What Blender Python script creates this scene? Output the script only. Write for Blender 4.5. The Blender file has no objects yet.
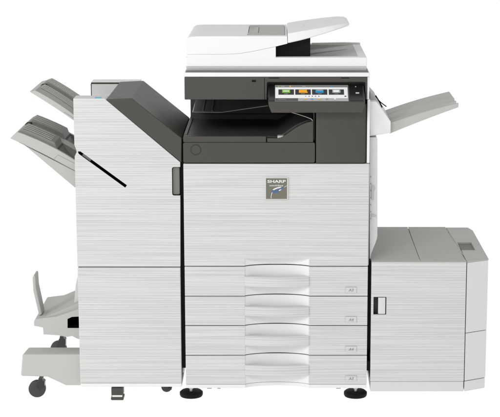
import bpy, bmesh, math, random
from mathutils import Vector, Matrix
random.seed(7)
SC = bpy.context.scene
C = SC.collection
# ------------------------------------------------------------------ measuring
F, PU, PV = 1637.0, 277.0, 208.0            # focal length and principal point of the photograph (500 px wide)
TILT = math.radians(11.3)
CY = -5.296                                 # camera stands 5.3 m in front of the copier's front plane (Y = 0)
def ray(u, v):
    du, dv = (u - PU) / F, (PV - v) / F
    return Vector((du, math.cos(TILT) + dv * math.sin(TILT), -math.sin(TILT) + dv * math.cos(TILT)))
_r = ray(PU, 399.3)
CZ = -_r.z / _r.y * (0.02 - CY)
def P(u, v, Y):
    d = ray(u, v); t = (Y - CY) / d.y
    return Vector((d.x * t, Y, CZ + d.z * t))
def X(u, v, Y=0.0): return P(u, v, Y).x
def Z(v, Y=0.0): return P(PU, v, Y).z
def xz(pts, Y=0.0): return [(P(u, v, Y).x, P(u, v, Y).z) for u, v in pts]
PX = 0.0033
# ------------------------------------------------------------------ materials
def mat(name, col, rough=0.5, spec=0.4, metal=0.0, streak=False, var=0.03, bump=0.0, bscale=900, coat=0.0):
    m = bpy.data.materials.new(name); m.use_nodes = True
    nt = m.node_tree; n = nt.nodes; l = nt.links
    b = n['Principled BSDF']
    b.inputs['Roughness'].default_value = rough
    b.inputs['Metallic'].default_value = metal
    b.inputs['Specular IOR Level'].default_value = spec
    b.inputs['Coat Weight'].default_value = coat
    tc = n.new('ShaderNodeTexCoord')
    def noise(sc, detail=2.0, vec=(1, 1, 1), rough=0.5, off=(0, 0, 0)):
        mp = n.new('ShaderNodeMapping'); mp.inputs['Scale'].default_value = vec; mp.inputs['Location'].default_value = off
        l.new(tc.outputs['Object'], mp.inputs['Vector'])
        t = n.new('ShaderNodeTexNoise'); t.inputs['Scale'].default_value = sc
        t.inputs['Detail'].default_value = detail; t.inputs['Roughness'].default_value = rough
        l.new(mp.outputs['Vector'], t.inputs['Vector'])
        return t.outputs['Fac']
    def math_(op, a, bb):
        q = n.new('ShaderNodeMath'); q.operation = op
        for i, s in enumerate((a, bb)):
            if isinstance(s, (int, float)): q.inputs[i].default_value = s
            else: l.new(s, q.inputs[i])
        return q.outputs[0]
    mix = n.new('ShaderNodeMix'); mix.data_type = 'RGBA'
    lo = tuple(c * (1 - var) for c in col); hi = tuple(min(1, c * (1 + var)) for c in col)
    mix.inputs['A'].default_value = (*lo, 1); mix.inputs['B'].default_value = (*hi, 1)
    l.new(mix.outputs['Result'], b.inputs['Base Color'])
    if streak:
        a = noise(1.0, 1.5, (2.6, 1.0, 310.0), 0.55)
        wob = noise(1.0, 2.0, (2.0, 1.0, 34.0), 0.5, (3.1, 2, 5))
        sep = n.new('ShaderNodeSeparateXYZ'); l.new(tc.outputs['Object'], sep.inputs[0])
        ph = math_('ADD', math_('MULTIPLY', sep.outputs['Z'], 2 * math.pi / 0.0078), math_('MULTIPLY', wob, 10.0))
        sn = math_('SINE', ph, 0.0)
        amp = noise(1.0, 1.0, (3.0, 1.0, 90.0), 0.5, (9, 1, 2))
        ridge = math_('MULTIPLY', sn, math_('SUBTRACT', amp, 0.28))
        h = math_('ADD', math_('MULTIPLY', math_('SUBTRACT', a, 0.5), 0.85), math_('MULTIPLY', ridge, 0.42))
        h = math_('ADD', h, 0.5)
        mr = n.new('ShaderNodeMapRange'); mr.inputs['From Min'].default_value = 0.36; mr.inputs['From Max'].default_value = 0.60
        l.new(h, mr.inputs['Value'])
        l.new(mr.outputs['Result'], mix.inputs['Factor'])  # shade of the moulded lines is also painted into the base colour
        bp = n.new('ShaderNodeBump'); bp.inputs['Strength'].default_value = 1.0; bp.inputs['Distance'].default_value = STREAK
        l.new(h, bp.inputs['Height']); l.new(bp.outputs['Normal'], b.inputs['Normal'])
    else:
        l.new(noise(14.0, 4.0), mix.inputs['Factor'])
        if bump:
            bp = n.new('ShaderNodeBump'); bp.inputs['Strength'].default_value = 0.35; bp.inputs['Distance'].default_value = bump
            l.new(noise(bscale, 2.0), bp.inputs['Height']); l.new(bp.outputs['Normal'], b.inputs['Normal'])
        rr = n.new('ShaderNodeMapRange'); rr.inputs['To Min'].default_value = max(0.02, rough - 0.06); rr.inputs['To Max'].default_value = rough + 0.06
        l.new(noise(30.0, 4.0), rr.inputs['Value']); l.new(rr.outputs['Result'], b.inputs['Roughness'])
    return m
STREAK = 0.0022
M = {}
M['streak'] = mat('ridge_shaded_white_plastic', (0.565, 0.565, 0.562), 0.42, 0.4, streak=True, var=0.08)
M['white'] = mat('smooth_white_plastic', (0.74, 0.74, 0.737), 0.4, 0.4, var=0.01, bump=0.0002)
M['pale'] = mat('pale_grey_plastic', (0.60, 0.60, 0.59), 0.45, 0.4, var=0.015, bump=0.0002)
M['grey'] = mat('warm_grey_plastic', (0.46, 0.46, 0.44), 0.5, 0.35, var=0.02, bump=0.0003)
M['lid'] = mat('grey_lid_plastic', (0.41, 0.41, 0.39), 0.5, 0.35, var=0.02, bump=0.0003)
M['tray'] = mat('light_grey_tray_plastic', (0.44, 0.44, 0.42), 0.5, 0.35, var=0.02, bump=0.0003)
M['cabinet'] = mat('cabinet_side_plastic', (0.67, 0.67, 0.665), 0.42, 0.4, var=0.012, bump=0.0002)
M['mid'] = mat('mid_grey_plastic', (0.21, 0.206, 0.192), 0.5, 0.35, var=0.03, bump=0.0003)
M['deep'] = mat('deep_grey_plastic', (0.16, 0.16, 0.15), 0.5, 0.35, var=0.03, bump=0.0003)
M['dark'] = mat('charcoal_plastic', (0.056, 0.0535, 0.046), 0.42, 0.35, var=0.03, bump=0.0002)
M['darker'] = mat('bay_charcoal_plastic', (0.06, 0.061, 0.058), 0.45, 0.35, var=0.03, bump=0.0002)
M['black'] = mat('black_plastic', (0.004, 0.004, 0.004), 0.6, 0.15, var=0.05)
M['rubber'] = mat('caster_rubber', (0.048, 0.048, 0.046), 0.55, 0.3, var=0.08, bump=0.0003)
M['metal'] = mat('bare_steel', (0.5, 0.49, 0.46), 0.3, 0.5, 1.0)
M['badge'] = mat('badge_olive_metal', (0.165, 0.161, 0.124), 0.35, 0.5, 0.35, var=0.12)
M['chrome'] = mat('badge_silver', (0.62, 0.62, 0.6), 0.28, 0.5, 0.6)
M['ink_white'] = mat('white_lettering', (0.66, 0.66, 0.66), 0.4)
M['ink_blue'] = mat('blue_emblem_enamel', (0.07, 0.13, 0.30), 0.35)
M['ink_sky'] = mat('sky_blue_print', (0.08, 0.42, 0.6), 0.4)
M['ink_grey'] = mat('grey_lettering', (0.24, 0.24, 0.23), 0.5)
M['gloss'] = mat('glossy_black_plastic', (0.018, 0.018, 0.018), 0.2, 0.5, var=0.03)
M['clear'] = mat('smoked_clear_plastic', (0.19, 0.192, 0.182), 0.25, 0.5)
def emis(name, col, s=0.9):
    m = bpy.data.materials.new(name); m.use_nodes = True
    b = m.node_tree.nodes['Principled BSDF']
    b.inputs['Base Color'].default_value = (0.02, 0.02, 0.02, 1); b.inputs['Roughness'].default_value = 0.25
    b.inputs['Emission Color'].default_value = (*col, 1); b.inputs['Emission Strength'].default_value = s
    return m
M['s_white'] = emis('screen_white', (0.9, 0.9, 0.9)); M['s_dark'] = emis('screen_tile_dark', (0.035, 0.038, 0.04))
M['s_grey'] = emis('screen_grey', (0.22, 0.22, 0.21)); M['s_lgrey'] = emis('screen_light_grey', (0.42, 0.42, 0.42))
M['s_green'] = emis('screen_green', (0.2, 0.55, 0.04)); M['s_orange'] = emis('screen_orange', (0.95, 0.42, 0.02))
M['s_blue'] = emis('screen_blue', (0.02, 0.32, 0.62)); M['s_bar'] = emis('screen_bar_dark', (0.07, 0.07, 0.068))
# ------------------------------------------------------------------ mesh helpers
def new(): return bmesh.new()
def prism(pts, y0, y1, bm=None):
    """outline in X/Z, pushed from y0 back to y1"""
    bm = bm or new()
    a = [bm.verts.new((x, y0, z)) for x, z in pts]; b = [bm.verts.new((x, y1, z)) for x, z in pts]
    _side(bm, a, b); return bm
def plan(pts, z0, z1, bm=None):
    bm = bm or new()
    a = [bm.verts.new((x, y, z0)) for x, y in pts]; b = [bm.verts.new((x, y, z1)) for x, y in pts]
    _side(bm, a, b); return bm
def side(pts, x0, x1, bm=None):
    """outline in Y/Z, pushed along X"""
    bm = bm or new()
    a = [bm.verts.new((x0, y, z)) for y, z in pts]; b = [bm.verts.new((x1, y, z)) for y, z in pts]
    _side(bm, a, b); return bm
def loft(a, b, bm=None):
    bm = bm or new()
    a = [bm.verts.new(p) for p in a]; b = [bm.verts.new(p) for p in b]
    _side(bm, a, b); return bm
def _side(bm, a, b):
    n = len(a); fs = [bm.faces.new(a), bm.faces.new(b[::-1])]
    for i in range(n): fs.append(bm.faces.new((a[i], b[i], b[(i + 1) % n], a[(i + 1) % n])))
    bmesh.ops.recalc_face_normals(bm, faces=fs)
def box(x0, x1, y0, y1, z0, z1, bm=None):
    return plan([(x0, y0), (x1, y0), (x1, y1), (x0, y1)], z0, z1, bm)
def rbox(x0, x1, y0, y1, z0, z1, r, bm=None, seg=5):
    """box whose front outline has rounded corners"""
    pts = []
    for cx, cz, a0 in ((x1 - r, z1 - r, 0), (x0 + r, z1 - r, 90), (x0 + r, z0 + r, 180), (x1 - r, z0 + r, 270)):
        for k in range(seg + 1):
            a = math.radians(a0 + 90 * k / seg); pts.append((cx + r * math.cos(a), cz + r * math.sin(a)))
    return prism(pts, y0, y1, bm)
def disc(c, r, axis, h, bm=None, seg=32, r2=None):
    bm = bm or new()
    ax = Vector(axis).normalized(); q = ax.to_track_quat('Z', 'Y')
    r2 = r if r2 is None else r2
    a = [bm.verts.new(Vector(c) + q @ Vector((r * math.cos(t), r * math.sin(t), 0))) for t in [2 * math.pi * k / seg for k in range(seg)]]
    b = [bm.verts.new(Vector(c) + q @ Vector((r2 * math.cos(t), r2 * math.sin(t), h))) for t in [2 * math.pi * k / seg for k in range(seg)]]
    _side(bm, a, b); return bm
def lathe(c, prof, axis=(0, 0, 1), bm=None, seg=32):
    """prof = (radius, height) pairs along axis"""
    bm = bm or new(); q = Vector(axis).normalized().to_track_quat('Z', 'Y'); rings = []
    for r, h in prof:
        rings.append([bm.verts.new(Vector(c) + q @ Vector((r * math.cos(2 * math.pi * k / seg), r * math.sin(2 * math.pi * k / seg), h))) for k in range(seg)])
    fs = [bm.faces.new(rings[0][::-1]), bm.faces.new(rings[-1])]
    for a, b in zip(rings, rings[1:]):
        for k in range(seg): fs.append(bm.faces.new((a[k], a[(k + 1) % seg], b[(k + 1) % seg], b[k])))
    bmesh.ops.recalc_face_normals(bm, faces=fs); return bm
def tube(pts, r, bm=None, seg=8):
    bm = bm or new(); pts = [Vector(p) for p in pts]; rings = []
    for i, p in enumerate(pts):
        d = (pts[min(i + 1, len(pts) - 1)] - pts[max(i - 1, 0)]).normalized(); q = d.to_track_quat('Z', 'Y')
        rings.append([bm.verts.new(p + q @ Vector((r * math.cos(2 * math.pi * k / seg), r * math.sin(2 * math.pi * k / seg), 0))) for k in range(seg)])
    fs = [bm.faces.new(rings[0][::-1]), bm.faces.new(rings[-1])]
    for a, b in zip(rings, rings[1:]):
        for k in range(seg): fs.append(bm.faces.new((a[k], a[(k + 1) % seg], b[(k + 1) % seg], b[k])))
    bmesh.ops.recalc_face_normals(bm, faces=fs); return bm
def cut(bm, cutter, op='DIFFERENCE', slot=None):
    """solid boolean; faces that came from the cutter get material slot 1 when slot is set"""
    ms = []
    for i, b in enumerate((bm, cutter)):
        me = bpy.data.meshes.new('tmp'); 
        if i == 1 and slot is not None:
            for f in b.faces: f.material_index = slot
        b.to_mesh(me); b.free(); me.materials.append(M['white']); me.materials.append(M['grey']); me.materials.append(M['dark']); ms.append(me)
    o = bpy.data.objects.new('tmp', ms[0]); c = bpy.data.objects.new('tmp', ms[1]); C.objects.link(o); C.objects.link(c)
    md = o.modifiers.new('b', 'BOOLEAN'); md.operation = op; md.object = c; md.solver = 'EXACT'
    dg = bpy.context.evaluated_depsgraph_get(); dg.update()
    r = new(); ev = o.evaluated_get(dg); r.from_mesh(ev.to_mesh()); ev.to_mesh_clear()
    bpy.data.objects.remove(o); bpy.data.objects.remove(c)
    for me in ms: bpy.data.meshes.remove(me)
    bmesh.ops.dissolve_limit(r, angle_limit=0.002, verts=r.verts, edges=r.edges, delimit={'MATERIAL'})
    return r
def text_bm(s, size, bold=0.0, shear=0.0, ext=0.0004):
    cu = bpy.data.curves.new('t', 'FONT'); cu.body = s; cu.size = size; cu.extrude = ext; cu.offset = bold; cu.shear = shear
    cu.align_x = 'CENTER'; cu.align_y = 'CENTER'; cu.resolution_u = 3
    o = bpy.data.objects.new('t', cu); C.objects.link(o)
    dg = bpy.context.evaluated_depsgraph_get(); dg.update()
    me = bpy.data.meshes.new_from_object(o.evaluated_get(dg))
    b = new(); b.from_mesh(me); bpy.data.objects.remove(o); bpy.data.curves.remove(cu); bpy.data.meshes.remove(me)
    return b
def merge(bm, other, mtx=None, slot=None):
    if mtx is not None: other.transform(mtx)
    vm = {v: bm.verts.new(v.co) for v in other.verts}
    for f in other.faces:
        try: g = bm.faces.new([vm[v] for v in f.verts]); g.material_index = f.material_index if slot is None else slot
        except ValueError: pass
    other.free(); return bm
# ------------------------------------------------------------------ object helpers
ROOT = {}
def thing(name, label, cat, loc):
    o = bpy.data.objects.new(name, None); o.empty_display_size = 0.1; C.objects.link(o); o.location = loc
    o['label'] = label; o['category'] = cat; ROOT[o.name] = Vector(loc); return o
def origin_of(p):
    while p.parent: p = p.parent
    return ROOT[p.name]
def obj(name, bm, mats, parent, bev=0.0015, seg=2, smooth=38, label=None):
    bm.transform(Matrix.Translation(-origin_of(parent)))
    me = bpy.data.meshes.new(name); bm.to_mesh(me); bm.free()
    for m in (mats if isinstance(mats, (list, tuple)) else [mats]): me.materials.append(M[m])
    for p in me.polygons: p.use_smooth = True
    me.set_sharp_from_angle(angle=math.radians(smooth))
    o = bpy.data.objects.new(name, me); C.objects.link(o); o.parent = parent
    if bev:
        md = o.modifiers.new('edge', 'BEVEL'); md.width = bev; md.segments = seg; md.limit_method = 'ANGLE'; md.angle_limit = math.radians(40)
        md.harden_normals = True; md.use_clamp_overlap = True
    if label: o['label'] = label
    return o

# ================================================================== COPIER
XL, XR = X(183.3, 165), X(369.2, 165)
cop = thing('copier', 'white office copier with touch screen, charcoal output bay and four paper drawers', 'copier', ((XL + XR) / 2, 0.3, 0))
zt = {k: Z(v) for k, v in dict(cover_top=163.9, s1=266.4, s2=296.3, s3=325.7, s4=355.4, d_bot=384.4, base=388.3).items()}
G = 0.0013
CX0, CX1 = X(245, 270), X(309, 270)
DEP = 0.030
def scoop_plan(x0, x1, y0, y1, dep=DEP, n=18):
    """plan outline of a panel whose front is hollowed between CX0 and CX1"""
    pts = [(x0, y0), (CX0, y0)]
    for k in range(0, n + 1):
        t = k / n; x = CX0 + (CX1 - CX0) * t
        pts.append((x + (1e-4 if k == 0 else -1e-4 if k == n else 0), y0 + 0.004 + (dep - 0.004) * (1 - (2 * t - 1) ** 2) ** 0.8))
    pts += [(CX1, y0), (x1, y0), (x1, y1), (x0, y1)]
    return pts
def paint_scoop(bm, slot=1):
    for f in bm.faces:
        c = f.calc_center_median()
        if CX0 - 1e-3 < c.x < CX1 + 1e-3 and c.y < 0.1 and abs(f.normal.z) < 0.5 and c.y > 0.0005: f.material_index = slot
# core behind all panels
core = box(XL + 0.004, XR - 0.004, 0.034, 0.60, zt['base'] + 0.004, zt['cover_top'] - 0.003)
obj('chassis', core, 'black', cop)
skin = box(XL + 0.0015, XL + 0.005, 0.03, 0.601, zt['base'] + 0.004, zt['cover_top'] - 0.003); obj('side_skin', skin, 'pale', cop)
obj('side_skin', box(XR + 0.0003, XR + 0.0013, 0.003, 0.601, zt['s1'] + 0.004, zt['cover_top'] - 0.003), 'white', cop, 0)
# front cover with the finger hollow along its lower edge
zc = Z(258.6)
fc = box(XL, XR, 0.0, 0.031, zt['s1'] + G, zt['cover_top'])
arc = [(x, y) for x, y in scoop_plan(XL, XR, 0.0, 0.05)][1:-3]
cutter = plan([(CX0, -0.02)] + arc[1:-1] + [(CX1, -0.02)], zt['s1'] - 0.02, zc)
fc = cut(fc, cutter, slot=1)
obj('front_cover', fc, ['streak', 'white', 'dark'], cop, 0.0028, 3)
# drawers
def drawer(za, zb, hv0, hv1, lv0, lv1, size):
    bm = plan(scoop_plan(XL + 0.0005, XR - 0.0005, 0.0, 0.033), zb + G, za - G); paint_scoop(bm)
    d = obj('drawer', bm, ['streak', 'white'], cop, 0.0014)
    # handle bar, bowed gently forward
    z1, z0 = Z(hv0, -0.004), Z(hv1, -0.006); n = 14; pts = []
    for k in range(n + 1):
        t = k / n; pts.append((CX0 - 0.001 + (CX1 - CX0 + 0.002) * t, -0.003 - 0.011 * (1 - (2 * t - 1) ** 2)))
    pts += [(CX1 + 0.001, 0.006), (CX1 - 0.012, 0.010), (CX0 + 0.012, 0.010), (CX0 - 0.001, 0.006)]
    obj('handle', plan(pts, z0, z1), 'streak', d, 0.0016)
    # paper size window, let into the front, with its lettering
    lx0, lx1 = X(345.2, lv0), X(356.8, lv0); lz1, lz0 = Z(lv0), Z(lv1)
    lb = rbox(lx0, lx1, -0.0009, 0.002, lz0, lz1, 0.002)
    for f in lb.faces: f.material_index = 0
    n0 = len(lb.faces); box(lx0 + .001, lx1 - .001, -0.0014, 0.0005, lz0 - 0.0004, lz1 - 0.0026, lb); lb.faces.ensure_lookup_table()
    for f in lb.faces[n0:]: f.material_index = 1
    merge(lb, text_bm(size, 0.0135, shear=0.25), Matrix.Translation(((lx0 + lx1) / 2, -0.0017, (lz0 + lz1) / 2 - 0.0015)) @ Matrix.Rotation(math.pi / 2, 4, 'X'), 2)
    obj('size_label', lb, ['lid', 'streak', 'ink_grey'], d, 0)
drawer(zt['s1'], zt['s2'], 276.8, 286.7, 286.6, 292.8, 'A3')
drawer(zt['s2'], zt['s3'], 306.8, 316.3, 316.2, 322.6, 'A4')
drawer(zt['s3'], zt['s4'], 336.1, 345.9, 345.8, 352, 'A4')
drawer(zt['s4'], zt['d_bot'] - G, 365.4, 375.2, 375.2, 381.2, 'A3')
bm = plan(scoop_plan(XL + 0.001, XR - 0.001, 0.002, 0.56), zt['base'], zt['d_bot'] - 0.0012)
obj('base', bm, 'white', cop, 0.0012)
for ua, ub_ in ((207.2, 211.6), (217.4, 220.6), (336.2, 340.6)):
    obj('base_pad', box(X(ua, 389, .01), X(ub_, 389, .01), 0.008, 0.03, zt['base'] - 0.0036, zt['base'] + 0.001), 'deep', cop, 0)
# feet
for u in (191.3, 355.4):
    fx = X(u, 394, 0.05)
    ft = obj('levelling_foot', lathe((fx, 0.052, 0), [(0.026, 0.0), (0.037, 0.003), (0.0395, 0.008), (0.0395, 0.016), (0.034, 0.021), (0.012, 0.023)]), 'black', cop, 0)
    st = lathe((fx, 0.040, 0.020), [(0.0055, 0), (0.0055, 0.012), (0.008, 0.0125), (0.008, 0.02), (0.005, 0.0205), (0.005, zt['base'] - 0.019)], seg=12)
    obj('stem', st, 'metal', ft, 0)
for u in (206, 352):
    for Y in (0.48,):
        fx = X(u, 394, 0.05); obj('levelling_foot', lathe((fx, Y, 0), [(0.03, 0), (0.0395, 0.008), (0.0395, 0.016), (0.012, 0.023), (0.006, 0.0235), (0.006, zt['base'] + 0.002)]), 'black', cop, 0)
# badge
bx0, bx1, bz1, bz0 = X(264.8, 188), X(288.2, 188), Z(177.2), Z(199.6)
bd = obj('badge', rbox(bx0, bx1, -0.0035, 0.001, bz0, bz1, 0.002), 'chrome', cop, 0.0005)
obj('plate', box(bx0 + 0.004, bx1 - 0.004, -0.0042, 0.0, bz0 + 0.003, bz1 - 0.003), 'badge', bd, 0)
RX = Matrix.Rotation(math.pi / 2, 4, 'X')
bcx = (bx0 + bx1) / 2
t = text_bm('SHARP', 0.0185, bold=0.0006)
lt = merge(new(), t, Matrix.Translation((bcx, -0.0046, Z(181.3))) @ RX @ Matrix.Diagonal((1.10, 0.68, 1, 1)))
x = bcx - 0.023                                     # second line: marks too small to read in the photograph
while x < bcx + 0.021:
    w = random.uniform(0.0018, 0.0042); h = random.uniform(0.0026, 0.0042)
    box(x, x + w * 0.72, -0.0048, -0.004, Z(186), Z(186) + h * 1.25, lt); x += w + 0.001
obj('lettering', lt, 'ink_white', bd, 0)
def leaf(cx, cz, L, W, ang, hollow, y0, y1):
    pts = []
    n = 24; o = []; i = []
    for k in range(n):
        a = 2 * math.pi * k / n; s = math.sin(a); c = math.cos(a)
        p = Vector((L * c, 0, W * s * (1 - 0.25 * c))); q = Vector((L * hollow * c - 0.001, 0, W * hollow * 0.72 * s * (1 - 0.25 * c) - 0.0004))
        r = Matrix.Rotation(-ang, 3, 'Y'); o.append(r @ p + Vector((cx, 0, cz))); i.append(r @ q + Vector((cx, 0, cz)))
    bm = new()
    rings = []
    for lst, y in ((o, y1), (o, y0), (i, y0), (i, y1)): rings.append([bm.verts.new((p.x, y, p.z)) for p in lst])
    for a, b in zip(rings, rings[1:] + rings[:1]):
        for k in range(n): bm.faces.new((a[k], a[(k + 1) % n], b[(k + 1) % n], b[k]))
    bmesh.ops.recalc_face_normals(bm, faces=bm.faces); return bm
ex, ez = X(277.3, 190), Z(189.6)
em = leaf(ex, ez + .0005, 0.020, 0.0078, math.radians(24), 0.68, -0.0052, -0.004)
for f in em.faces:
    if f.calc_center_median().z < ez - 0.0005 and f.calc_center_median().x < ex + .006 or f.calc_center_median().x > ex + 0.0125: f.material_index = 1
tube([(X(271.2, 198), -0.0048, Z(198)), (X(271.2, 195.5), -0.0048, Z(195.5)), (X(272.2, 192), -0.0048, Z(192))], 0.0011, em, 6)
tube([(X(284.2, 187), -0.0048, Z(187)), (X(287, 185.3), -0.0048, Z(185.3))], 0.0007, em, 6)
lf = leaf(ex - 0.001, ez - 0.0003, 0.0125, 0.0022, math.radians(24), 0.4, -0.005, -0.004)
merge(em, lf, None, 1)
obj('emblem', em, ['ink_white', 'ink_blue'], bd, 0)
# ---- output bay
BY = 0.43
bz_top = Z(99.8)
tray_z = Z(137.2)
zpt, zpb = Z(139), Z(162.8)
# low front panel (left) and its continuation to the right with a swept-up upper edge
bm = rbox(XL, X(315, 150), 0.0, 0.03, zpb, Z(142.6), 0.006, seg=4)
fp = obj('bay_front_panel', bm, 'dark', cop, 0.0014)
pbx, pbz = X(195.8, 150), Z(149.8)
pb = lathe((pbx, 0.001, pbz), [(0.0175, 0), (0.0175, 0.0018), (0.0168, 0.0026), (0.0160, 0.0012), (0.0155, 0.0012), (0.015, 0.0022)], axis=(0, -1, 0), seg=40)
obj('power_button', pb, 'dark', fp, 0)
bm = box(XL + 0.0005, X(266.2, 140), -0.001, 0.03, Z(142.4), tray_z + 0.003)
obj('bay_sill', bm, 'dark', cop, 0.003, 3)
# tray surface and the ramp curving up to the right
pr = [(X(184.5, 137), zpb + 0.003), (X(184.5, 137), tray_z)] + [(X(266.5, 137), tray_z), (X(276, 137), Z(138))]
for u, v in ((280, 136.6), (285, 134), (290, 130.4), (295, 127), (300, 124.2), (306, 121.8), (313, 120.4)): pr.append((X(u, v), Z(v)))
pr += [(X(313.5, 122), zpb + 0.003)]
obj('output_tray', prism(pr, 0.030, BY + 0.1), ['darker'], cop, 0.001)
fr = [(X(267.2, 142), Z(142.2)), (X(267.2, 138), Z(138.2)), (X(277, 138.4), Z(138.4))]
for u, v in ((281, 137.6), (286, 134.8), (291, 131.2), (296, 127.8), (301, 125), (307, 122.6), (313.3, 121.2)): fr.append((X(u, v), Z(v)))
fr += [(X(313.3, 122), Z(142.2))]
obj('ramp_panel', prism(fr, 0.0005, 0.03), 'dark', cop, 0.0012)
tb = new(); prism(xz([(277.5, 138), (277.5, 135.2), (284, 135.2)], 0.02), 0.004, 0.0295, tb)
obj('paper_tab', tb, 'grey', cop, 0)
# low side wall to the left of the tray, running back
obj('bay_side_wall', box(XL + 0.0005, XL + 0.012, 0.031, 0.6, zpb + 0.002, tray_z + 0.004), 'dark', cop)
# rear wall and the tower at the right that carries the scanner
obj('bay_rear_wall', box(X(190.6, 115, BY) , XR - 0.02, BY, 0.60, zpb, bz_top + 0.004), 'darker', cop)
zw = [(X(190.9, 118, BY), Z(121, BY - 0.012)), (X(235, 118, BY), Z(121, BY - .012)), (X(310, 118, BY), Z(112, BY - 0.012))]
obj('exit_lip', box(X(191.5, 118, BY), X(330, 118, BY), BY - 0.014, BY + 0.002, Z(121.4, BY), Z(113.5, BY)), 'darker', cop)
# inner exit tray of smoked plastic under the scanner
ya = 0.20
it = loft([(X(192.2, 112.6, ya), ya, Z(112.6, ya)), (X(221, 112.9, ya), ya, Z(112.9, ya)), (X(222, 112, ya), ya, Z(112.0, ya)), (X(193, 111.6, ya), ya, Z(111.6, ya))],
          [(X(192.2, 112.6, ya), BY - .015, Z(112.6, ya) + 0.012), (X(221, 112.9, ya), BY - .015, Z(112.9, ya) + 0.012), (X(222, 112, ya), BY - .015, Z(112, ya) + 0.016), (X(193, 111.6, ya), BY - .015, Z(111.6, ya) + 0.016)])
loft([(X(221.4, 112.9, ya), ya, Z(112.9, ya)), (X(268, 105.2, ya), ya, Z(106.2, ya)), (X(268, 105, ya), ya, Z(105.2, ya)), (X(221.4, 112, ya), ya, Z(112, ya))],
     [(X(221.4, 112.9, ya), BY - .015, Z(112.9, ya) + 0.012), (X(268, 105, ya), BY - .015, Z(106.2, ya) + .012), (X(268, 105, ya), BY - .015, Z(105.2, ya) + .016), (X(221.4, 112, ya), BY - .015, Z(112, ya) + .016)], it)
obj('inner_tray', it, 'clear', cop, 0.0006)
rib = new()
for u in (203, 212):
    tube([(X(u, 112, ya), ya + 0.01, Z(111.4, ya)), (X(u, 112, ya), BY - .02, Z(111.4, ya) + 0.015)], 0.0022, rib)
obj('paper_guide', rib, 'deep', cop, 0)
# right tower: toner door
tx0, tx1 = X(316, 140), X(366.8, 140)
bm = plan([(tx0, 0.002), (tx0 + 0.006, 0.0), (tx1 - 0.013, 0.0), (tx1 - 0.006, 0.003), (tx1, 0.012), (tx1, 0.04), (tx0, 0.04)], zpb - 0.001, Z(104))
obj('toner_door', bm, 'dark', cop, 0.002, 3)
obj('tower', box(X(314, 140), XR - 0.006, 0.03, 0.60, zpb + 0.001, bz_top + 0.02), 'black', cop)
obj('bay_inner_wall', box(X(313.6, 140), X(314.6, 140), 0.012, 0.5, Z(141), bz_top), 'darker', cop)
gw = tube([(X(291, 112.8), 0.01, Z(112.6)), (X(296, 113.6), 0.008, Z(113.8)), (X(306, 116.5), 0.004, Z(116.9)), (X(311.5, 119), 0.004, Z(119.2)), (X(313, 121.5), 0.006, Z(122))], 0.0016)
obj('wire_guide', gw, 'metal', cop, 0)
# white upright edge at the far right, full height
sz0_ = Z(99.7)
obj('corner_trim', box(X(367.3, 120), XR + 0.001, 0.004, 0.05, zt['cover_top'] + 0.002, sz0_ - .0002), 'white', cop, 0.0012)
obj('tower_side', box(XR - 0.005, XR - 0.0005, 0.051, 0.60, zt['cover_top'] + 0.001, sz0_ - .0002), 'pale', cop)
# ---- scanner unit
sx0, sx1 = X(184.4, 85), X(369.5, 85)
sz0, sz1, szr = Z(99.7), Z(72.6), Z(76.8)
bm = box(sx0, X(367.2, 90), 0.0, 0.56, sz0, szr - 0.0008)
cx0, cx1, cz0, cz1 = X(267, 90), X(366.6, 90), Z(101), Z(82.2)
cav = rbox(cx0, cx1 - 0.004, -0.02, 0.06, sz0 - 0.02, cz1, 0.005)
bm = cut(bm, cav, slot=1)
sc = obj('scanner_unit', bm, ['dark', 'darker', 'dark'], cop, 0.004, 3)
obj('side_rail', box(X(367.2, 90) + .0003, sx1, 0.003, 0.56, sz0 + .0004, szr - 0.0008), 'white', sc, 0.001)
rim = rbox(sx0 - 0.0008, sx1 + 0.0005, -0.002, 0.56, szr, sz1, 0.003, seg=3)
obj('glass_rim', rim, 'white', sc, 0.003, 3)
obj('sensor_window', rbox(X(251.8, 81), X(256, 81), -0.0015, 0.002, Z(82), Z(80), 0.0025), 'black', sc, 0)
for a_ in ((X(264.2, 85), X(264.7, 85), sz0 + 0.001, szr - 0.004), (X(269, 78), X(279, 78), Z(78.4), Z(77.7)), (X(341, 78), X(349, 78), Z(78.4), Z(77.7))):
    obj('panel_gap', box(a_[0], a_[1], -0.0007, .002, a_[2], a_[3]), 'black', sc, 0)
obj('gasket', box(sx0 + 0.004, sx1 - 0.004, 0.006, 0.54, sz1 - 0.001, Z(71.0, 0.02)), 'deep', sc, 0)
# ---- tilting control panel: Y/Z section pushed along X
px0, px1 = X(268.4, 103), X(364.4, 103)
yb, yf = 0.034, -0.046
zB, zF, zL = Z(84.6, yb), Z(102.4, yf), Z(113.0, yf + 0.006)
sec = [(yb, zB), (yf, zF), (yf, zF - 0.012), (yf + 0.008, zL), (0.02, zL + 0.004), (0.05, zB - 0.03)]
bm = side(sec, px0, px1)
for vtx in bm.verts:
    if vtx.co.z < zF - 0.02: vtx.co.x += 0.010 if vtx.co.x < 0.05 else -0.010
cp = obj('control_panel', bm, 'dark', cop, 0.0025, 3)
S0, S1 = Vector((0, yb, zB)), Vector((0, yf, zF))
dn = (S1 - S0); nrm = Vector((0, -(S0.z - S1.z), -(yf - yb))).normalized()
if nrm.y > 0: nrm = -nrm
def on_panel(u, v, lift=0.0):
    """point on the sloping panel seen at (u, v)"""
    d = ray(u, v); o = Vector((0, CY, CZ)); t = (S0 - o).dot(nrm) / d.dot(nrm)
    return o + d * t + nrm * lift
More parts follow.
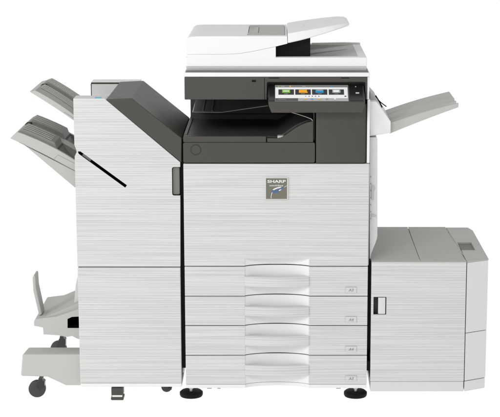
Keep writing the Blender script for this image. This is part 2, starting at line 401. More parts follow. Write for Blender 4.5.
def patch(bm, u0, v0, u1, v1, lift, slot):
    xa, xb = on_panel(u0, (v0 + v1) / 2).x, on_panel(u1, (v0 + v1) / 2).x
    a, b = on_panel(u0, v0, lift), on_panel(u0, v1, lift); k = nrm * 0.0012
    va = [Vector((xa, a.y, a.z)), Vector((xb, a.y, a.z)), Vector((xb, b.y, b.z)), Vector((xa, b.y, b.z))]
    n0 = len(bm.faces); loft([p - k for p in va], va, bm); bm.faces.ensure_lookup_table()
    for f in bm.faces[n0:]: f.material_index = slot
SM = ['s_grey', 's_white', 's_dark', 's_green', 's_orange', 's_blue', 's_lgrey', 's_bar', 's_white']
sb = new()
patch(sb, 275, 85.3, 348.4, 101.4, 0.0010, 0)
patch(sb, 275.3, 87.7, 347.6, 98.4, 0.0014, 1)
patch(sb, 275.4, 98.5, 298, 101.2, 0.0014, 7); patch(sb, 298.2, 98.5, 348.2, 101.2, 0.0014, 6)
for (a, b), s in zip(((278.4, 294), (295.2, 310.8), (312, 327.3), (328.7, 344)), (3, 4, 5, 6)):
    patch(sb, a, 89.8, b, 95.1, 0.0018, 2)
    m_ = (a + b) / 2
    patch(sb, m_ - 4.1, 90.2, m_ + 3.9, 93.2, 0.0022, s)
    if s == 3:
        for q in range(4): patch(sb, m_ - 2.8 + q * 1.5, 90.9, m_ - 1.8 + q * 1.5, 92.2, 0.0026, 1)
    if s == 4: patch(sb, m_ + 2.2, 92.2, m_ + 4.6, 93.3, 0.0024, 4); patch(sb, m_ - 3.6, 90.3, m_ + 2, 90.7, 0.0026, 4)
    if s == 5: patch(sb, m_ - 3, 90.3, m_ + 3, 91, 0.0026, 6)
    if s == 6: patch(sb, m_ - 3, 90.5, m_ + 2.6, 92.6, 0.0026, 1); patch(sb, m_ + 3.8, 91, m_ + 4.4, 92.6, 0.0026, 5)
    patch(sb, m_ - 2, 94.0, m_ + 2, 94.5, 0.0022, 0)
for k, u in enumerate((305.2, 308.6, 311.8, 315, 318.4)): patch(sb, u, 96.2, u + 1.0, 97.0, 0.0018, 5 if k == 0 else 2)
for u, s in ((278, 3), (289.5, 4), (331, 5)): patch(sb, u, 86.0, u + 1.3, 87.1, 0.0016, s)
for u in (281, 302): patch(sb, u, 86.3, u + 3.5, 86.8, 0.0016, 6)
for u, s in ((304, 4), (311, 5), (318.5, 4), (326, 0), (334, 1)): patch(sb, u, 98.8, u + 2.0, 99.8, 0.0018, s); patch(sb, u - .6, 100.2, u + 2.6, 100.5, 0.0018, 0)
patch(sb, 344.4, 96.2, 346.4, 97.1, 0.0018, 2); patch(sb, 278, 99.5, 286, 99.9, 0.0018, 0)
obj('touch_screen', sb, SM, cp, 0)
def pbtn(u, v, w, h):
    b = new(); a = on_panel(u - w, v - h, .0002); c = on_panel(u + w, v + h, .0005)
    loft([Vector((a.x, a.y, a.z)), Vector((c.x, a.y, a.z)), Vector((c.x, c.y, c.z)), Vector((a.x, c.y, c.z))], [p + nrm * 0.0015 for p in (Vector((a.x, a.y, a.z)), Vector((c.x, a.y, a.z)), Vector((c.x, c.y, c.z)), Vector((a.x, c.y, c.z)))], b); return b
def pbtn2(*a):
    b = pbtn(*a); b.transform(Matrix.Translation(nrm * 0.0012)); return b
obj('button', pbtn2(357.4, 93.5, 1.8, 0.55), 'ink_white', cp, 0.0004)
obj('indicator_lamp', pbtn2(355.6, 87.2, 0.6, 0.3), 'ink_white', cp, 0)
obj('side_plate', pbtn(356.2, 93.4, 6.9, 7.6), 'gloss', cp, 0.0006)
obj('side_plate', pbtn(271.9, 93.4, 2.6, 7.6), 'gloss', cp, 0.0006)
# ---- document feeder
LY = 0.018
lx0, lx1 = X(185.8, 55, LY), X(367, 60, LY)
lz0, lzm, lzt = Z(70.8, LY + .01), Z(66.6, LY), Z(57.4, LY)
LB = 0.50
lidb = box(lx0, lx1, LY, LB, lzm, lzt)
lo = loft([(lx0, LY, lzm - 0.0003), (lx1, LY, lzm - 0.0003), (lx1, LB, lzm - 0.0003), (lx0, LB, lzm - 0.0003)],
          [(lx0 + .002, LY + .012, lz0), (lx1 - .002, LY + .012, lz0), (lx1 - .002, LB, lz0), (lx0 + .002, LB, lz0)])
# hollow where sheets land: slopes up to the right
hx0, hx1 = X(270, 57, LY), X(360, 57, LY)
hol = loft([(hx0, LY + 0.035, lzt + 0.02), (hx0, LY + 0.035, lzt - 0.026), (X(300, 57, LY), LY + 0.035, lzt - 0.026), (hx1, LY + 0.035, lzt + 0.0006), (hx1, LY + 0.035, lzt + 0.02)],
           [(hx0, LB - .05, lzt + 0.02), (hx0, LB - .05, lzt - 0.026), (X(300, 57, LY), LB - .05, lzt - 0.026), (hx1, LB - .05, lzt + 0.0006), (hx1, LB - .05, lzt + 0.02)])
lidb = cut(lidb, hol, slot=1)
df = obj('document_feeder', lidb, ['white', 'grey', 'dark'], cop, 0.003, 3)
obj('platen_cover', lo, 'white', df, 0.001)
# rear fence of the output hollow
obj('output_fence', prism([(X(312, 50, .40), lzt - 0.02), (X(312, 50, .4), lzt + 0.004), (X(345, 50, .4), lzt + 0.006), (X(361, 50, .4), lzt + 0.0045), (X(361, 50, .4), lzt - 0.02)], 0.452, 0.475), 'pale', df, 0.002)
for Yr in (0.17, 0.31):
    obj('sheet_rail', tube([(X(302, 57, Yr), Yr, lzt - 0.0235), (hx1 - 0.03, Yr, lzt - 0.0045)], 0.003), 'grey', df, 0)
# upper feeder body, front outline taken round, then rounded over the top left
zc1, zc0 = Z(36.2, LY), Z(55.0, LY)
prof = [(lx0 + 0.0005, zc0 + 0.002)]
prof += [(X(u, v, LY), Z(v, LY)) for u, v in ((200, 54.2), (225, 54.2), (240, 53.4), (252, 51.4), (264, 48.9), (276.3, 46.4), (287.5, 43.6))]
prof += [(X(287.2, 33, LY), zc1)] + [(X(198, 36, LY), zc1), (X(190, 36, LY), zc1 - 0.002), (X(187.2, 36, LY), zc1 - 0.007), (lx0 + 0.0005, zc1 - 0.015)]
FB = 0.46
ub = prism(prof, LY - 0.001, FB)
FH = [0.086, 0.40]
gx0, gx1 = X(247.5, 32, 0.05), X(285, 32, 0.05)
ub = cut(ub, rbox(gx0, gx1, 0.055, 0.40, zc1 - 0.006, zc1 + 0.05, 0.001), slot=1)
fcv = obj('feeder_cover', ub, ['white', 'grey', 'dark'], df, 0.006, 4)
# grey sheet guide sitting in the cover
gp = side([(0.056, zc1 - 0.006), (0.056, zc1 + 0.0005), (0.07, zc1 + 0.004), (0.36, zc1 + 0.006), (0.399, zc1 + 0.003), (0.399, zc1 - 0.006)], gx0 + 0.001, gx1 - 0.001)
gp = cut(gp, loft([(gx0 - .01, .10, zc1 - 0.002), (gx0 + 0.036, .10, zc1 - 0.002), (gx0 + 0.036, .10, zc1 + 0.03), (gx0 - .01, .10, zc1 + 0.03)], [(gx0 - .01, .37, zc1 - 0.002), (gx0 + 0.036, .37, zc1 - 0.002), (gx0 + 0.036, .37, zc1 + 0.03), (gx0 - .01, .37, zc1 + 0.03)]), slot=0)
gw_ = loft([(gx0 + 0.006, .12, zc1 - 0.002), (gx0 + 0.03, .12, zc1 - 0.002), (gx0 + 0.035, .12, zc1 + 0.004)], [(gx0 + 0.02, .36, zc1 - 0.002), (gx0 + 0.03, .36, zc1 - 0.002), (gx0 + 0.035, .36, zc1 + 0.004)])
merge(gp, gw_)
obj('sheet_guide', gp, ['lid', 'lid', 'lid'], df, 0.0015)
# white block closing the front of the throat, and the black inner wall behind it
tbp = [(X(187, 57, LY), lzt - 0.002), (X(187, 57, LY), Z(54.3, LY))] + [(X(u, v, LY), Z(v + .12, LY)) for u, v in ((225, 54.2), (240, 53.4), (252, 51.4), (264, 48.9), (275.8, 46.5))] + [(X(275.8, 57, LY), lzt - 0.002)]
obj('throat_block', prism(tbp, LY + 0.0012, FB - 0.01), 'white', df, 0.001)
obj('throat_wall', prism([(X(270, 57, .06), lzt - 0.024), (X(310.3, 55, .06), lzt - 0.024), (X(310.3, 38, .06), Z(37.2, .06)), (X(270, 46, .06), Z(46.0, .06))], 0.055, 0.42), 'black', df, 0.001)
# input tray, tapering and rising to the right
def ring(x, y0, y1, zt_, zb_): return [(x, y0, zb_), (x, y0, zt_), (x, y1, zt_), (x, y1, zb_)]
tbm = new(); rings = []
def fz(v): return Z(v, LY)
st = [(287.6, LY - .0005, .42, 33.4, 43.4), (300, LY, .42, 31.2, 40.6), (310, LY + .004, .415, 29.6, 38.0), (325, LY + .012, .40, 27.0, 33.6), (340, LY + .028, .365, 24.2, 28.8), (346.5, LY + .05, .33, 23.0, 26.6), (349.3, LY + .085, .29, 22.6, 25.6)]
for u, y0, y1, vt, vb in st:
    rings.append([tbm.verts.new(p) for p in ring(X(u, vt, y0), y0, y1, Z(vt, y0), Z(vb, y0))])
fs = [tbm.faces.new(rings[0]), tbm.faces.new(rings[-1][::-1])]
for a, b in zip(rings, rings[1:]):
    for k in range(4): fs.append(tbm.faces.new((a[k], b[k], b[(k + 1) % 4], a[(k + 1) % 4])))
bmesh.ops.recalc_face_normals(tbm, faces=fs)
itr = obj('input_tray', tbm, 'white', df, 0.004, 3)
def itop(u, Y):
    for (ua, _, _, va, _), (ub_, _, _, vb_, _) in zip(st, st[1:]):
        if ua <= u <= ub_:
            q = (u - ua) / (ub_ - ua); a = Z(va, LY); b = Z(vb_, LY); return a + (b - a) * q
for u, Y in ((304.5, 0.16), (326.5, 0.20)):
    bp_ = new()
    xc = X(u, 28, Y); z0 = itop(u, Y)
    loft([(xc - .012, Y - .02, z0 - .004), (xc + .012, Y - .02, z0 - .001), (xc, Y + .045, z0 - .003)], [(xc - .010, Y - .015, z0 + .002), (xc + .006, Y - .015, z0 + .0055), (xc - 0.002, Y + .03, z0 + .002)], bp_)
    obj('sheet_stop', bp_, 'pale', df, 0.001)
# ---- right side: duplex door, exit bracket and upper exit tray
SY = 0.03
prof = xz([(369.6, 137.5), (376.8, 137.5), (377.4, 139), (377.4, 236), (376.6, 240), (373.5, 248), (371.2, 254), (370.3, 259), (369.6, 259)], SY)
sd = obj('side_door', prism(prof, SY, 0.55), 'pale', cop, 0.002)
lb = prism(xz([(372, 184.5), (374.5, 186), (375, 189), (373.6, 190.5), (373.6, 199.5), (371.4, 199.5), (371.4, 188)], SY), SY - 0.003, SY + 0.001)
obj('latch', lb, 'grey', sd, 0.0006)
obj('latch', prism(xz([(371.2, 213.6), (376, 215), (376, 216.2), (371.2, 217)], SY), SY - 0.003, SY + 0.001), 'grey', sd, 0.0006)
dts = new()
for k in range(7): v = 176 + k * 7; box(X(370.6, v, SY), X(371.2, v, SY), SY - 0.0012, SY + .001, Z(v + 1.2, SY), Z(v, SY), dts)
obj('vent_slot', dts, 'mid', sd, 0)
BYF = 0.035
o_ = [(369.6, 101.6), (375.6, 101.8), (377.6, 103), (390.8, 121.8), (390.8, 133.2), (369.6, 136.6)]
fr_ = [P(u, v, BYF) for u, v in o_]
bk = [Vector((p.x, 0.36, p.z)) for p in fr_]
bm = new(); va = [bm.verts.new(p) for p in fr_]; vb = [bm.verts.new(p) for p in bk]
# crease: the lower front facet leans back
cl = bm.verts.new(P(370.2, 134.0, BYF) + Vector((0, 0, 0))); 
fs = [bm.faces.new((va[0], va[1], va[2], va[3], cl)), bm.faces.new((cl, va[3], va[4], va[5])), bm.faces.new((va[0], cl, va[5])), bm.faces.new(vb[::-1])]
for i in range(6): fs.append(bm.faces.new((va[i], vb[i], vb[(i + 1) % 6], va[(i + 1) % 6])))
va[4].co.y += 0.008; va[5].co.y += 0.004
bmesh.ops.recalc_face_normals(bm, faces=fs)
br = obj('exit_bracket', bm, 'white', cop, 0.0015)
obj('hinge_tab', prism(xz([(369.7, 91), (377.6, 99.6), (377.6, 103), (369.7, 101.4)], 0.10), 0.08, 0.30), 'grey', br, 0.001)
wb = tube([P(375.5, 95.5, .12), P(379, 101, .12), P(382.2, 107.4, .12)], 0.0022)
tube([P(376.6, 98.4, .12), P(381, 102.6, .10), P(386.4, 106.6, .09)], 0.0018, wb)
obj('guide_wire', wb, 'black', br, 0)
# exit tray: section across its depth, lofted along its rise
TY0, TY1 = 0.06, 0.36
def tray_sec(p_top, p_bot):
    """Y/Z section: front lip, shallow trough with ridges, rear lip"""
    h = p_top.z; b = p_bot.z; x = p_top.x
    k = min(1.0, (h - b) * 0.6 / 0.018)
    ys = [(TY0, h), (TY0 + .014, h), (TY0 + .020, h - .016 * k), (TY0 + .066, h - .018 * k), (TY0 + .070, h - .006 * k), (TY0 + .084, h - .005 * k), (TY0 + .088, h - .016 * k), (TY0 + .122, h - .016 * k), (TY0 + .128, h - .002 * k), (TY0 + .20, h - .001), (TY0 + .206, h - .007 * k), (TY0 + .212, h), (TY1, h + .001), (TY1, b), (TY0, b)]
    return [(x, y, z) for y, z in ys]
def tl(s):
    top = P(390 + (458.6 - 390) * s, 123.4 + (103.2 - 123.4) * s, TY0); bot = P(390 + (460.4 - 390) * s, 133.6 + (107.2 - 133.6) * s, TY0)
    arch = 0.007 * math.sin(math.pi * s) * 0.6
    top.z += arch; bot.z += arch * 0.4; return tray_sec(top, bot)
bm = new(); N = 10; rings = [[bm.verts.new(p) for p in tl(k / N)] for k in range(N + 1)]
fs = [bm.faces.new(rings[0]), bm.faces.new(rings[-1][::-1])]; K = len(rings[0])
for a, b in zip(rings, rings[1:]):
    for k in range(K): fs.append(bm.faces.new((a[k], b[k], b[(k + 1) % K], a[(k + 1) % K])))
bmesh.ops.recalc_face_normals(bm, faces=fs)
nt_ = cut(bm, plan([(P(455, 104, TY0).x, TY0 + .03), (P(475, 104, TY0).x, TY0 + 0.03), (P(475, 104, TY0).x, TY0 + .075), (P(452.5, 104, TY0).x, TY0 + .06)], Z(125, TY0), Z(80, TY0)))
obj('exit_tray', nt_, ['tray', 'tray', 'tray'], cop, 0.0018)

# ================================================================== FINISHER
fin = thing('finisher', 'white stapling finisher with diagonal dark slot and two sloping side trays, left of copier', 'finisher', (X(128, 390), 0.3, 0))
fx1 = X(180.2, 250); fx0 = X(74.2, 140)
zs = Z(267.2); FD = 0.08
# upper front panel with notch and diagonal slot
up = [(fx0, zs + 0.0018), (fx0, Z(156.5)), (X(76.6, 152.5), Z(152.2)), (X(76.2, 149.5), Z(150)), (fx0, Z(145)), (fx0, Z(98.6)), (X(104.6, 98.6), Z(98.6)), (X(180.2, 162.2), Z(162.2)), (fx1, zs + 0.0018)]
bm = prism(up, 0.0, FD)
a, b = Vector((X(79.5, 152.6), 0, Z(152.6))), Vector((X(126, 186.4), 0, Z(186.4)))
d = (b - a).normalized(); nn = Vector((-d.z, 0, d.x)) * 0.0053
nn = nn * 0.87
slot = prism([((a + nn).x, (a + nn).z), ((a - d * .006).x, (a - d * .006).z), ((a - nn).x, (a - nn).z), ((b - nn).x, (b - nn).z), ((b + nn).x, (b + nn).z)], -0.02, 0.05)
bm = cut(bm, slot, slot=2)
gr = rbox(X(172.2, 180), fx1 + 0.02, -0.02, 0.03, Z(195.4), Z(167.2), 0.006)
bm = cut(bm, gr, slot=2)
ufp = obj('upper_panel', bm, ['streak', 'white', 'black'], fin, 0.0014)
sl = new()
m1, m2 = a + d * 0.012, a + d * 0.045
prism([((m1 + nn * .9).x, (m1 + nn * .9).z), ((m1 - nn * .9).x, (m1 - nn * .9).z), ((m2 - nn * .9).x, (m2 - nn * .9).z), ((m2 + nn * .9).x, (m2 + nn * .9).z)], 0.006, 0.049, sl)
obj('paper_lever', sl, 'deep', ufp, 0.001)
obj('door_grip', rbox(X(172.4, 180), fx1 + 0.0005, 0.006, 0.029, Z(195.2), Z(167.4), 0.005), 'deep', fin, 0.003)
obj('status_lamp', box(X(95, 97.6, .02), X(101, 97.6, .02), .012, .034, Z(98.6), Z(98.6) + 0.0012), 'ink_sky', fin, 0)
lo_ = box(fx0 + 0.0004, fx1 - 0.0004, 0.0, FD, Z(383.2), zs - 0.0018)
obj('lower_door', lo_, 'streak', fin, 0.0028, 3)
obj('base_strip', box(fx0 + 0.001, fx1 - 0.0005, 0.003, FD + 0.05, Z(387.2), Z(383.2) - 0.001), 'white', fin, 0.002)
obj('seam_strip', box(fx0 + 0.003, fx1 - 0.002, 0.006, FD, zs - 0.0025, zs + 0.0025), 'mid', fin, 0)
# rear carcass with the raised box
rx0 = X(91.3, 95, FD)
zbx = Z(84.2, FD + .003)
TB0, TB1 = 0.475, 0.545
carc = prism([(rx0, Z(386, FD)), (fx1 - .004, Z(386, FD)), (fx1 - .004, Z(164)), (X(110, 106), Z(105.5)), (X(110, 106), Z(129)), (rx0, Z(129))], FD + 0.001, TB0 - 0.001)
obj('carcass', carc, 'pale', fin, 0.002)
obj('carcass_low', box(fx0 + 0.02, rx0 - .001, FD + 0.001, 0.5, Z(386, FD), Z(300, 0)), 'pale', fin, 0.002)
rbx = X(91.5, 90, TB0); zbx = Z(83.9, TB0)
tb_ = obj('top_box', box(rbx, X(140, 85, TB0), TB0, TB1, Z(386, FD), zbx), 'white', fin, 0.002)
obj('lid_gap', box(rbx - .001, X(139.8, 85, TB0), TB0 - .001, TB1 - .005, zbx + 0.0003, zbx + 0.0042), 'dark', tb_, 0)
obj('edge_strip', box(rbx - 0.0022, rbx - 0.0003, TB0 - 0.001, TB0 + 0.02, Z(175), zbx), 'dark', tb_, 0)
obj('lid', box(rbx - 0.0006, X(140, 85, TB0), TB0 - 0.001, TB1, zbx + 0.0045, zbx + 0.008), 'white', tb_, 0.002)
# charcoal transport cover
dcp = [(X(105.8, 99.2), Z(99.3)), (X(131.8, 98.1), Z(98.1)), (X(181.6, 138), Z(138.0)), (X(181.4, 162.4), Z(162.4))]
obj('transport_cover', prism(dcp, -0.002, 0.475), 'dark', fin, 0.003, 3)
# black strip standing in for the shade inside the gap to the copier
obj('gap_shade_strip', box(fx1 + 0.0005, XL - 0.0008, 0.02, 0.5, Z(369.5), Z(140)), 'black', fin, 0)
# output trays: a slab that slopes down towards the machine, two ribbed pads and a centre groove
def out_tray(tipx, zt_tip, L, ang, y0, depth, thick, name, scoop=False, wedge=0.0, curve=0.008):
    ca, sa = math.cos(ang), math.sin(ang)
    def q(s, h): return Vector((tipx + s * ca + h * sa, 0, zt_tip - s * sa + h * ca))
    def dome(s): return curve * math.sin(math.pi * min(1, max(0, s / L)))
    def run(ya, yb, top, bot, s0, s1, n=10, nose=0.0):
        bm = new(); rings = []
        for k in range(n + 1):
            s = s0 + (s1 - s0) * k / n
            ex = nose if k == 0 else 0
            t_, b_ = q(s + ex, top + dome(s)), q(s - ex * .3, bot + dome(s) * .4)
            rings.append([bm.verts.new((t_.x, ya, t_.z)), bm.verts.new((t_.x, yb, t_.z)), bm.verts.new((b_.x, yb, b_.z)), bm.verts.new((b_.x, ya, b_.z))])
        fs = [bm.faces.new(rings[0]), bm.faces.new(rings[-1][::-1])]
        for a, b in zip(rings, rings[1:]):
            for k in range(4): fs.append(bm.faces.new((a[k], b[k], b[(k + 1) % 4], a[(k + 1) % 4])))
        bmesh.ops.recalc_face_normals(bm, faces=fs); return bm
    g0, g1 = y0 + depth * .40, y0 + depth * .58
    body = run(y0, y0 + depth, -0.006, -thick, 0, L, nose=0.010)
    cyl = lambda ya, yb: lathe((q(L * .90, .113).x, ya, q(L * .90, .113).z), [(0.14, 0), (0.14, yb - ya)], axis=(0, 1, 0), seg=96)
    if scoop:
        body = cut(body, cyl(y0 + .012, g0 - .004), slot=1); body = cut(body, cyl(g1 + .004, y0 + depth - .018), slot=1)
    tr = obj(name, body, ['tray', 'mid', 'dark'], fin, 0.0015, 3)
    e = L
    def pad(ya, yb, s0):
        bm = run(ya, yb, 0.008, -0.0064, s0, e, nose=0.008)
        if scoop:
            bm = cut(bm, cyl(ya - .02, yb + .02), slot=1)
        return bm
    obj('pad', pad(y0 + (.013 if scoop else .001), g0, 0.012), ['mid', 'mid', 'dark'], tr, 0.0012)
    obj('pad', pad(g1, y0 + depth - (.019 if scoop else .001), 0.012), ['mid', 'mid', 'dark'], tr, 0.0012)
    for ya, yb in ((y0, g0), (g1, y0 + depth)):
        for k in range(4):
            yy = ya + (yb - ya) * (k + 1) / 5
            pts = []
            for j in range(9):
                s = 0.02 + (e * (0.46 if scoop else 0.96) - 0.02) * j / 8; p = q(s, 0.0082 + dome(s)); pts.append((p.x, yy, p.z))
            obj('rib', tube(pts, 0.0016, None, 6), 'grey', tr, 0)
    nb = new()
    for k in range(3):
        yy = g0 + (g1 - g0) * (0.12 + 0.30 * k); p = q(0.022, -0.004)
        box(p.x - .010, p.x + .006, yy, yy + (g1 - g0) * .2, p.z - .004, p.z + .007, nb)
    obj('paper_sensor', nb, 'black', tr, 0)
    # joint line of the side cover near the machine
    a_, b_ = q(L * 0.62, -0.012), q(L, -0.012); c_, d_ = q(L, -thick + .008), q(L * .60, -thick + .006)
    ln = new(); tube([(d_.x, y0, d_.z), (a_.x, y0, a_.z), (b_.x, y0, b_.z)], 0.0006, ln, 4)
    if scoop:
        tube([(q(.03, -thick + .002).x, y0 - .0002, q(.03, -thick + .002).z), (q(L, -thick + .002).x, y0 - .0002, q(L, -thick + .002).z)], 0.0007, ln, 4)
    obj('joint', ln, 'mid', tr, 0)
    if wedge:
        w = [q(0.05, -thick + .001), q(L, -thick + .001), q(L, -thick - wedge)]
        obj('tray_support', prism([(p.x, p.z) for p in w], y0 + 0.001, y0 + depth - .02), 'tray', tr, 0.002)
    return tr
ty = 0.10
p0, p1 = P(33.6, 87.2, ty), P(73, 113.5, ty)
ang = math.atan2(p0.z - p1.z, p1.x - p0.x); L_ = math.hypot(p0.z - p1.z, p1.x - p0.x) + 0.06
out_tray(p0.x, p0.z, L_, ang, ty, 0.29, 0.020, 'output_shelf', curve=0.006)
p0, p1 = P(15.6, 129.2, ty), P(73, 158.6, ty)
ang = math.atan2(p0.z - p1.z, p1.x - p0.x); L_ = math.hypot(p0.z - p1.z, p1.x - p0.x) + 0.05
out_tray(p0.x, p0.z, L_, ang, ty, 0.37, 0.036, 'output_shelf', scoop=True, wedge=0.050, curve=0.009)
# booklet tray at lower left
by = 0.06
body = xz([(34, 321.2), (35.5, 319.2), (56.5, 316.6), (78.5, 309), (83, 308), (83, 340), (77, 338.6), (72, 336), (67, 337), (58, 335.3), (43.4, 334.4), (43, 327.6), (34, 325.8)], by)
bm = prism(body, by, by + 0.30)
bm = cut(bm, prism(xz([(67.6, 319), (72, 317), (82.5, 316.4), (82.5, 328), (67.6, 328)], by), by - .02, by + 0.12), slot=2)
bt = obj('booklet_tray', bm, ['tray', 'grey', 'black'], fin, 0.002)
top = xz([(37, 317.8), (42, 314.6), (58, 308.5), (79, 299.5), (83, 298), (83, 309), (78, 311), (57, 318), (36, 320.5)], by + .03)
obj('tray_bed', loft([Vector((x, by + .012, z - .008)) for x, z in top], [Vector((x, by + .26, z - .008)) for x, z in top]), 'lid', bt, 0.002)
# flap: a tall slightly bent plate
fo = [(39.6, 315.4), (33.2, 290), (32.6, 277), (34.4, 273.6), (36.6, 274), (37.2, 285), (43.4, 311.4), (43.6, 315.4)]
fa = xz([(39.0, 315.8), (33.2, 291), (32.4, 278), (33.6, 275.2), (35.4, 275.6), (36.2, 288), (42.0, 314.6)], by + .04)
obj('paper_stop', prism(fa, by + .04, by + .108), ['lid'], bt, 0.003, 3)
obj('paper_guide', prism(xz([(74.2, 303), (75.6, 285), (78.6, 272), (78.6, 305), (75, 304)], by + .05), by + .05, by + .2), 'pale', bt, 0.001)
obj('bed_rail', tube([P(60, 316, by + .012), P(62, 309, by + .14)], 0.0018), 'pale', bt, 0)
# outrigger foot with casters
oy = 0.03
x20, x79 = X(20.6, 365, oy), X(83, 365, oy)
of = xz([(22.2, 354.4), (83, 354.4), (83, 385.6), (66, 385.6), (47.4, 377), (20.6, 376.2)], oy)
obk = [(x + (0.008 if i in (0, 5) else 0), 0.115, z + 0.001) for i, (x, z) in enumerate(of)]
orr = obj('outrigger', loft([(x, oy, z) for x, z in of], obk), 'grey', fin, 0.006, 4)
def caster(x, y, r, ztop, nm='caster', tilt=0.35):
    w = lathe((x, y - 0.012, r), [(r * .80, -0.001), (r * .97, 0.001), (r, 0.005), (r, 0.019), (r * .97, 0.023), (r * .8, 0.025)], axis=(0, 1, 0), seg=40)
    c = obj(nm, w, 'rubber', fin, 0)
    obj('hub', lathe((x, y - 0.0142, r), [(r * .36, 0), (r * .36, 0.006), (r * .3, 0.02)], axis=(0, 1, 0), seg=24), 'rubber', c, 0.0006)
    fk = prism([(x + .001, r * 1.15), (x + .010, r * .95), (x + r * .9, r * 1.35), (x + r * .95, ztop - .012), (x + r * .72, ztop - .007), (x + r * .72, ztop), (x + r * .22, ztop), (x + r * .22, ztop - .007), (x + r * .1, ztop - .011), (x - .002, r * 1.5)], y - 0.0145, y + 0.0155)
    obj('fork', fk, 'gloss', c, 0.001)
cz = lambda v, Y: Z(v, Y)
caster(X(37.4, 391, .05), .05, 0.0290, Z(377.4, .05))
caster(X(58.6, 345, .53), .53, 0.0300, Z(335.5, .53))
bw = new(); 
xw = X(166.4, 388, .09)
caster(xw, .11, 0.0185, Z(386.5, .1))
# adjuster under the front edge
fx_ = X(117.8, 394, .03)
af = obj('adjuster_foot', box(fx_ - .020, fx_ + .020, 0.012, 0.05, Z(394.6, .02), Z(387.2, .02)), 'dark', fin, 0.001)
obj('pad', rbox(fx_ - .0215, fx_ + .0215, 0.008, 0.052, 0.0005, Z(397.0, .01), 0.004), 'dark', af, 0.001)
obj('stem', box(fx_ - .017, fx_ + .017, 0.010, 0.045, Z(397.2, .01), Z(394.4, .02)), 'white', af, 0)

# ================================================================== LARGE CAPACITY PAPER CABINET
lcc = thing('paper_cabinet', 'low white paper supply cabinet with dark latch and grey lid, right of the copier', 'paper cabinet', (X(425, 390), 0.3, 0))
kx0, kx1 = X(371.2, 300), X(466.3, 300); kt, kb, kbb = Z(262.2), Z(381.4), Z(391.8)
sx_ = X(487.2, 300, .045); KD = 0.56; CH = 0.042
bm = box(kx0, kx1 - 0.0018, 0.0, 0.03, kb, kt)
lx, rx_, lzz1, lzz0 = X(373.8, 305), X(386, 305), Z(297.3), Z(314.4)
bm = cut(bm, box(lx, rx_, -0.02, 0.026, lzz0, lzz1), slot=2)
dr = obj('door', bm, ['streak', 'white', 'dark'], lcc, 0.0024, 3)
obj('latch_handle', plan([(X(378.2, 305), 0.002), (X(380, 305), -0.001), (X(385.4, 305), 0.0005), (X(385.4, 305), 0.012), (X(378.2, 305), 0.012)], lzz0 + .0015, lzz1 - .001), 'pale', dr, 0.001)
obj('cabinet_body', plan([(kx0 + .003, 0.031), (kx1 - .004, 0.031), (sx_ - .006, CH + .012), (sx_ - .006, KD - .05), (kx1, KD - .01), (kx0 + .003, KD - .01)], kbb + .004, kt - .004), 'deep', lcc, 0.001)
def side_plan(e=0.0): return [(kx1 + .0006, 0.001 + e), (sx_ - e, CH + e), (sx_ - e, KD - .06), (X(468, 229, KD - .01) + .0, KD - .012), (kx1 - .05, KD - .012), (kx1 + .0006, .12)]
zq0, zq1 = Z(333.4), Z(332.6)
zl1 = kt + .0012
def topxy(u, v):
    d = ray(u, v); t = (zl1 - CZ) / d.z; return (d.x * t, CY + d.y * t)
pk = [topxy(461.0, 250.2), topxy(475.6, 250.2), topxy(471.2, 242.2), topxy(457.2, 242.2)]
pc = [Vector((*p, 0)) for p in pk]; pm = sum(pc, Vector()) / 4
pk2 = [((p - pm) * 0.98 + pm).to_tuple()[:2] for p in pc]
obj('side_cover', cut(plan(side_plan(), zq0 + .0012, kt - .0025), plan(pk2, kt - .03, kt + .02), slot=1), ['cabinet', 'grey', 'dark'], lcc, 0.002)
obj('side_cover', plan(side_plan(), kb + 0.0012, zq0 - .0008), 'cabinet', lcc, 0.002)
obj('side_plinth', plan(side_plan(.0012), kbb, kb - .001), 'cabinet', lcc, 0.002)
obj('plinth', box(kx0 + .001, kx1 - .0022, 0.004, 0.5, kbb, kb - .001), 'pale', lcc, 0.002)
obj('cabinet_gap_shade', box(XR + 0.0005, kx0 - 0.0006, 0.02, 0.45, Z(350), Z(262.2)), 'black', lcc, 0)  # black filler drawn in place of the shade between copier and cabinet
obj('cabinet_gap_shade_low', box(XR + 0.0005, kx0 - 0.0006, 0.01, 0.3, Z(371.5), Z(362)), 'black', lcc, 0)  # second black filler for the shade lower down in the same gap
# lid in two halves and the side cap with its finger pocket
zl0, zl1 = kt - .0022, kt + .0012
sp = X(421.0, 261.8)
xback = X(445.5, 227, KD)
def lidbm(x0, x1, x1b):
    # slight dish: front rim and rear rim stand up
    ys = [(0.0, zl1 - .003), (0.004, zl1), (0.018, zl1), (0.05, zl1 - .003), (KD - .09, zl1 - .003), (KD - .075, zl1), (KD, zl1), (KD, zl0), (0.0, zl0)]
    return loft([(x0, y, z) for y, z in ys], [(x1 + (x1b - x1) * y / KD, y, z) for y, z in ys])
obj('lid_panel', lidbm(kx0, sp - .0007, X(408, 227, KD) - .002), 'lid', lcc, 0.001)
def lid2():
    ys = [(0.0, zl1 - .003), (0.004, zl1), (0.018, zl1), (0.05, zl1 - .003), (KD - .09, zl1 - .003), (KD - .075, zl1), (KD, zl1), (KD, zl0), (0.0, zl0)]
    xa = lambda y: sp + .0007 + (X(408, 227, KD) - sp) * y / KD
    xb = lambda y: kx1 - .0012 + (xback - kx1) * max(0, (y - .12)) / (KD - .12)
    return loft([(xa(y), y, z) for y, z in ys], [(xb(y), y, z) for y, z in ys])
obj('lid_panel', lid2(), 'lid', lcc, 0.001)
xbk = lambda y: kx1 + .0002 + (xback - kx1) * max(0, (y - .12)) / (KD - .12)
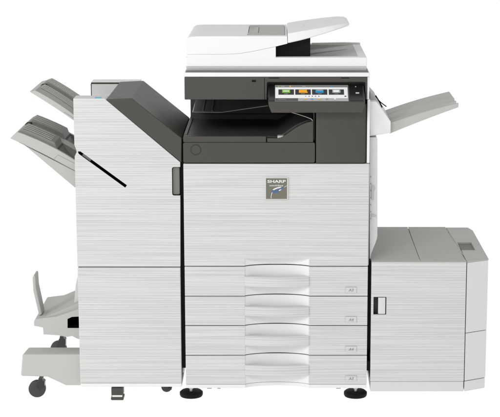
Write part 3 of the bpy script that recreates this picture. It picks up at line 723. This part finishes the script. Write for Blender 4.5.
cap = plan([(kx1 + .0002, 0.0), (sx_ + .001, CH), (sx_ + .001, KD - .06), (X(468, 230, KD - .02), KD - .01), (xbk(KD - .01), KD - .01), (xbk(.12), .12)], zl0, zl1)
cap = cut(cap, plan(pk2, zl1 - .02, zl1 + .02), slot=1)
cap_o = obj('side_cap', cap, ['tray', 'lid', 'dark'], lcc, 0.0015)

# ================================================================== SETTING
me = bpy.data.meshes.new('floor'); R_ = 60
me.from_pydata([(-R_, -R_, 0), (R_, -R_, 0), (R_, R_, 0), (-R_, R_, 0)], [], [(0, 1, 2, 3)])
fl = bpy.data.objects.new('floor', me); C.objects.link(fl); fl['kind'] = 'structure'
m = bpy.data.materials.new('white_acrylic_floor'); m.use_nodes = True; nt = m.node_tree; nt.nodes.clear()
out = nt.nodes.new('ShaderNodeOutputMaterial'); mx = nt.nodes.new('ShaderNodeMixShader'); mx.inputs[0].default_value = 0.9
df_ = nt.nodes.new('ShaderNodeBsdfDiffuse'); tr_ = nt.nodes.new('ShaderNodeBsdfTranslucent')
df_.inputs[0].default_value = (.85, .85, .85, 1); tr_.inputs[0].default_value = (.97, .97, .97, 1)
nt.links.new(df_.outputs[0], mx.inputs[1]); nt.links.new(tr_.outputs[0], mx.inputs[2]); nt.links.new(mx.outputs[0], out.inputs[0])
me.materials.append(m)
# world: a white studio, lit from below and around, dim overhead
w = bpy.data.worlds.new('World'); SC.world = w; w.use_nodes = True; nt = w.node_tree; n = nt.nodes; l = nt.links
bg = n['Background']; tc = n.new('ShaderNodeTexCoord'); sx = n.new('ShaderNodeSeparateXYZ'); cr = n.new('ShaderNodeValToRGB')
mr = n.new('ShaderNodeMapRange'); mr.inputs['From Min'].default_value = -1; mr.inputs['From Max'].default_value = 1
l.new(tc.outputs['Generated'], sx.inputs[0]); l.new(sx.outputs['Z'], mr.inputs['Value']); l.new(mr.outputs['Result'], cr.inputs['Fac']); l.new(cr.outputs['Color'], bg.inputs['Color'])
e = cr.color_ramp.elements
e[0].position = 0.0; e[0].color = (1, 1, 1, 1); e[1].position = 1.0; e[1].color = (.6, .6, .6, 1)
k = e.new(0.48); k.color = (1, 1, 1, 1); k = e.new(0.53); k.color = (.72, .72, .72, 1); k = e.new(0.7); k.color = (.56, .56, .56, 1)
bg.inputs['Strength'].default_value = 1.12
def area(name, loc, target, size, power, col=(1, 1, 1)):
    L = bpy.data.lights.new(name, 'AREA'); L.shape = 'RECTANGLE'; L.size, L.size_y = size; L.energy = power; L.color = col
    o = bpy.data.objects.new(name, L); C.objects.link(o); o.location = loc
    o.rotation_euler = (Vector(target) - Vector(loc)).to_track_quat('-Z', 'Y').to_euler(); return o
area('softbox', (-1.4, -3.6, 3.4), (0, 0, .7), (2.2, 1.2), 74, (1, .99, .97))
area('side_softbox', (-4.4, -2.4, 1.1), (0, 0, .65), (1.0, 2.0), 62, (1, 1, 1))
# camera
cd = bpy.data.cameras.new('camera'); cam = bpy.data.objects.new('camera', cd); C.objects.link(cam)
cd.sensor_fit = 'HORIZONTAL'; cd.sensor_width = 36; cd.lens = F / 500 * 36; cd.shift_x = (250 - PU) / 500; cd.shift_y = (PV - 208.5) / 500
cd.clip_end = 500
cam.location = (0, CY, CZ); cam.rotation_euler = (math.pi / 2 - TILT, 0, 0)
SC.camera = cam
SC.render.engine = 'CYCLES'
SC.view_settings.view_transform = 'Standard'; SC.view_settings.look = 'None'; SC.view_settings.exposure = 0; SC.view_settings.gamma = 1
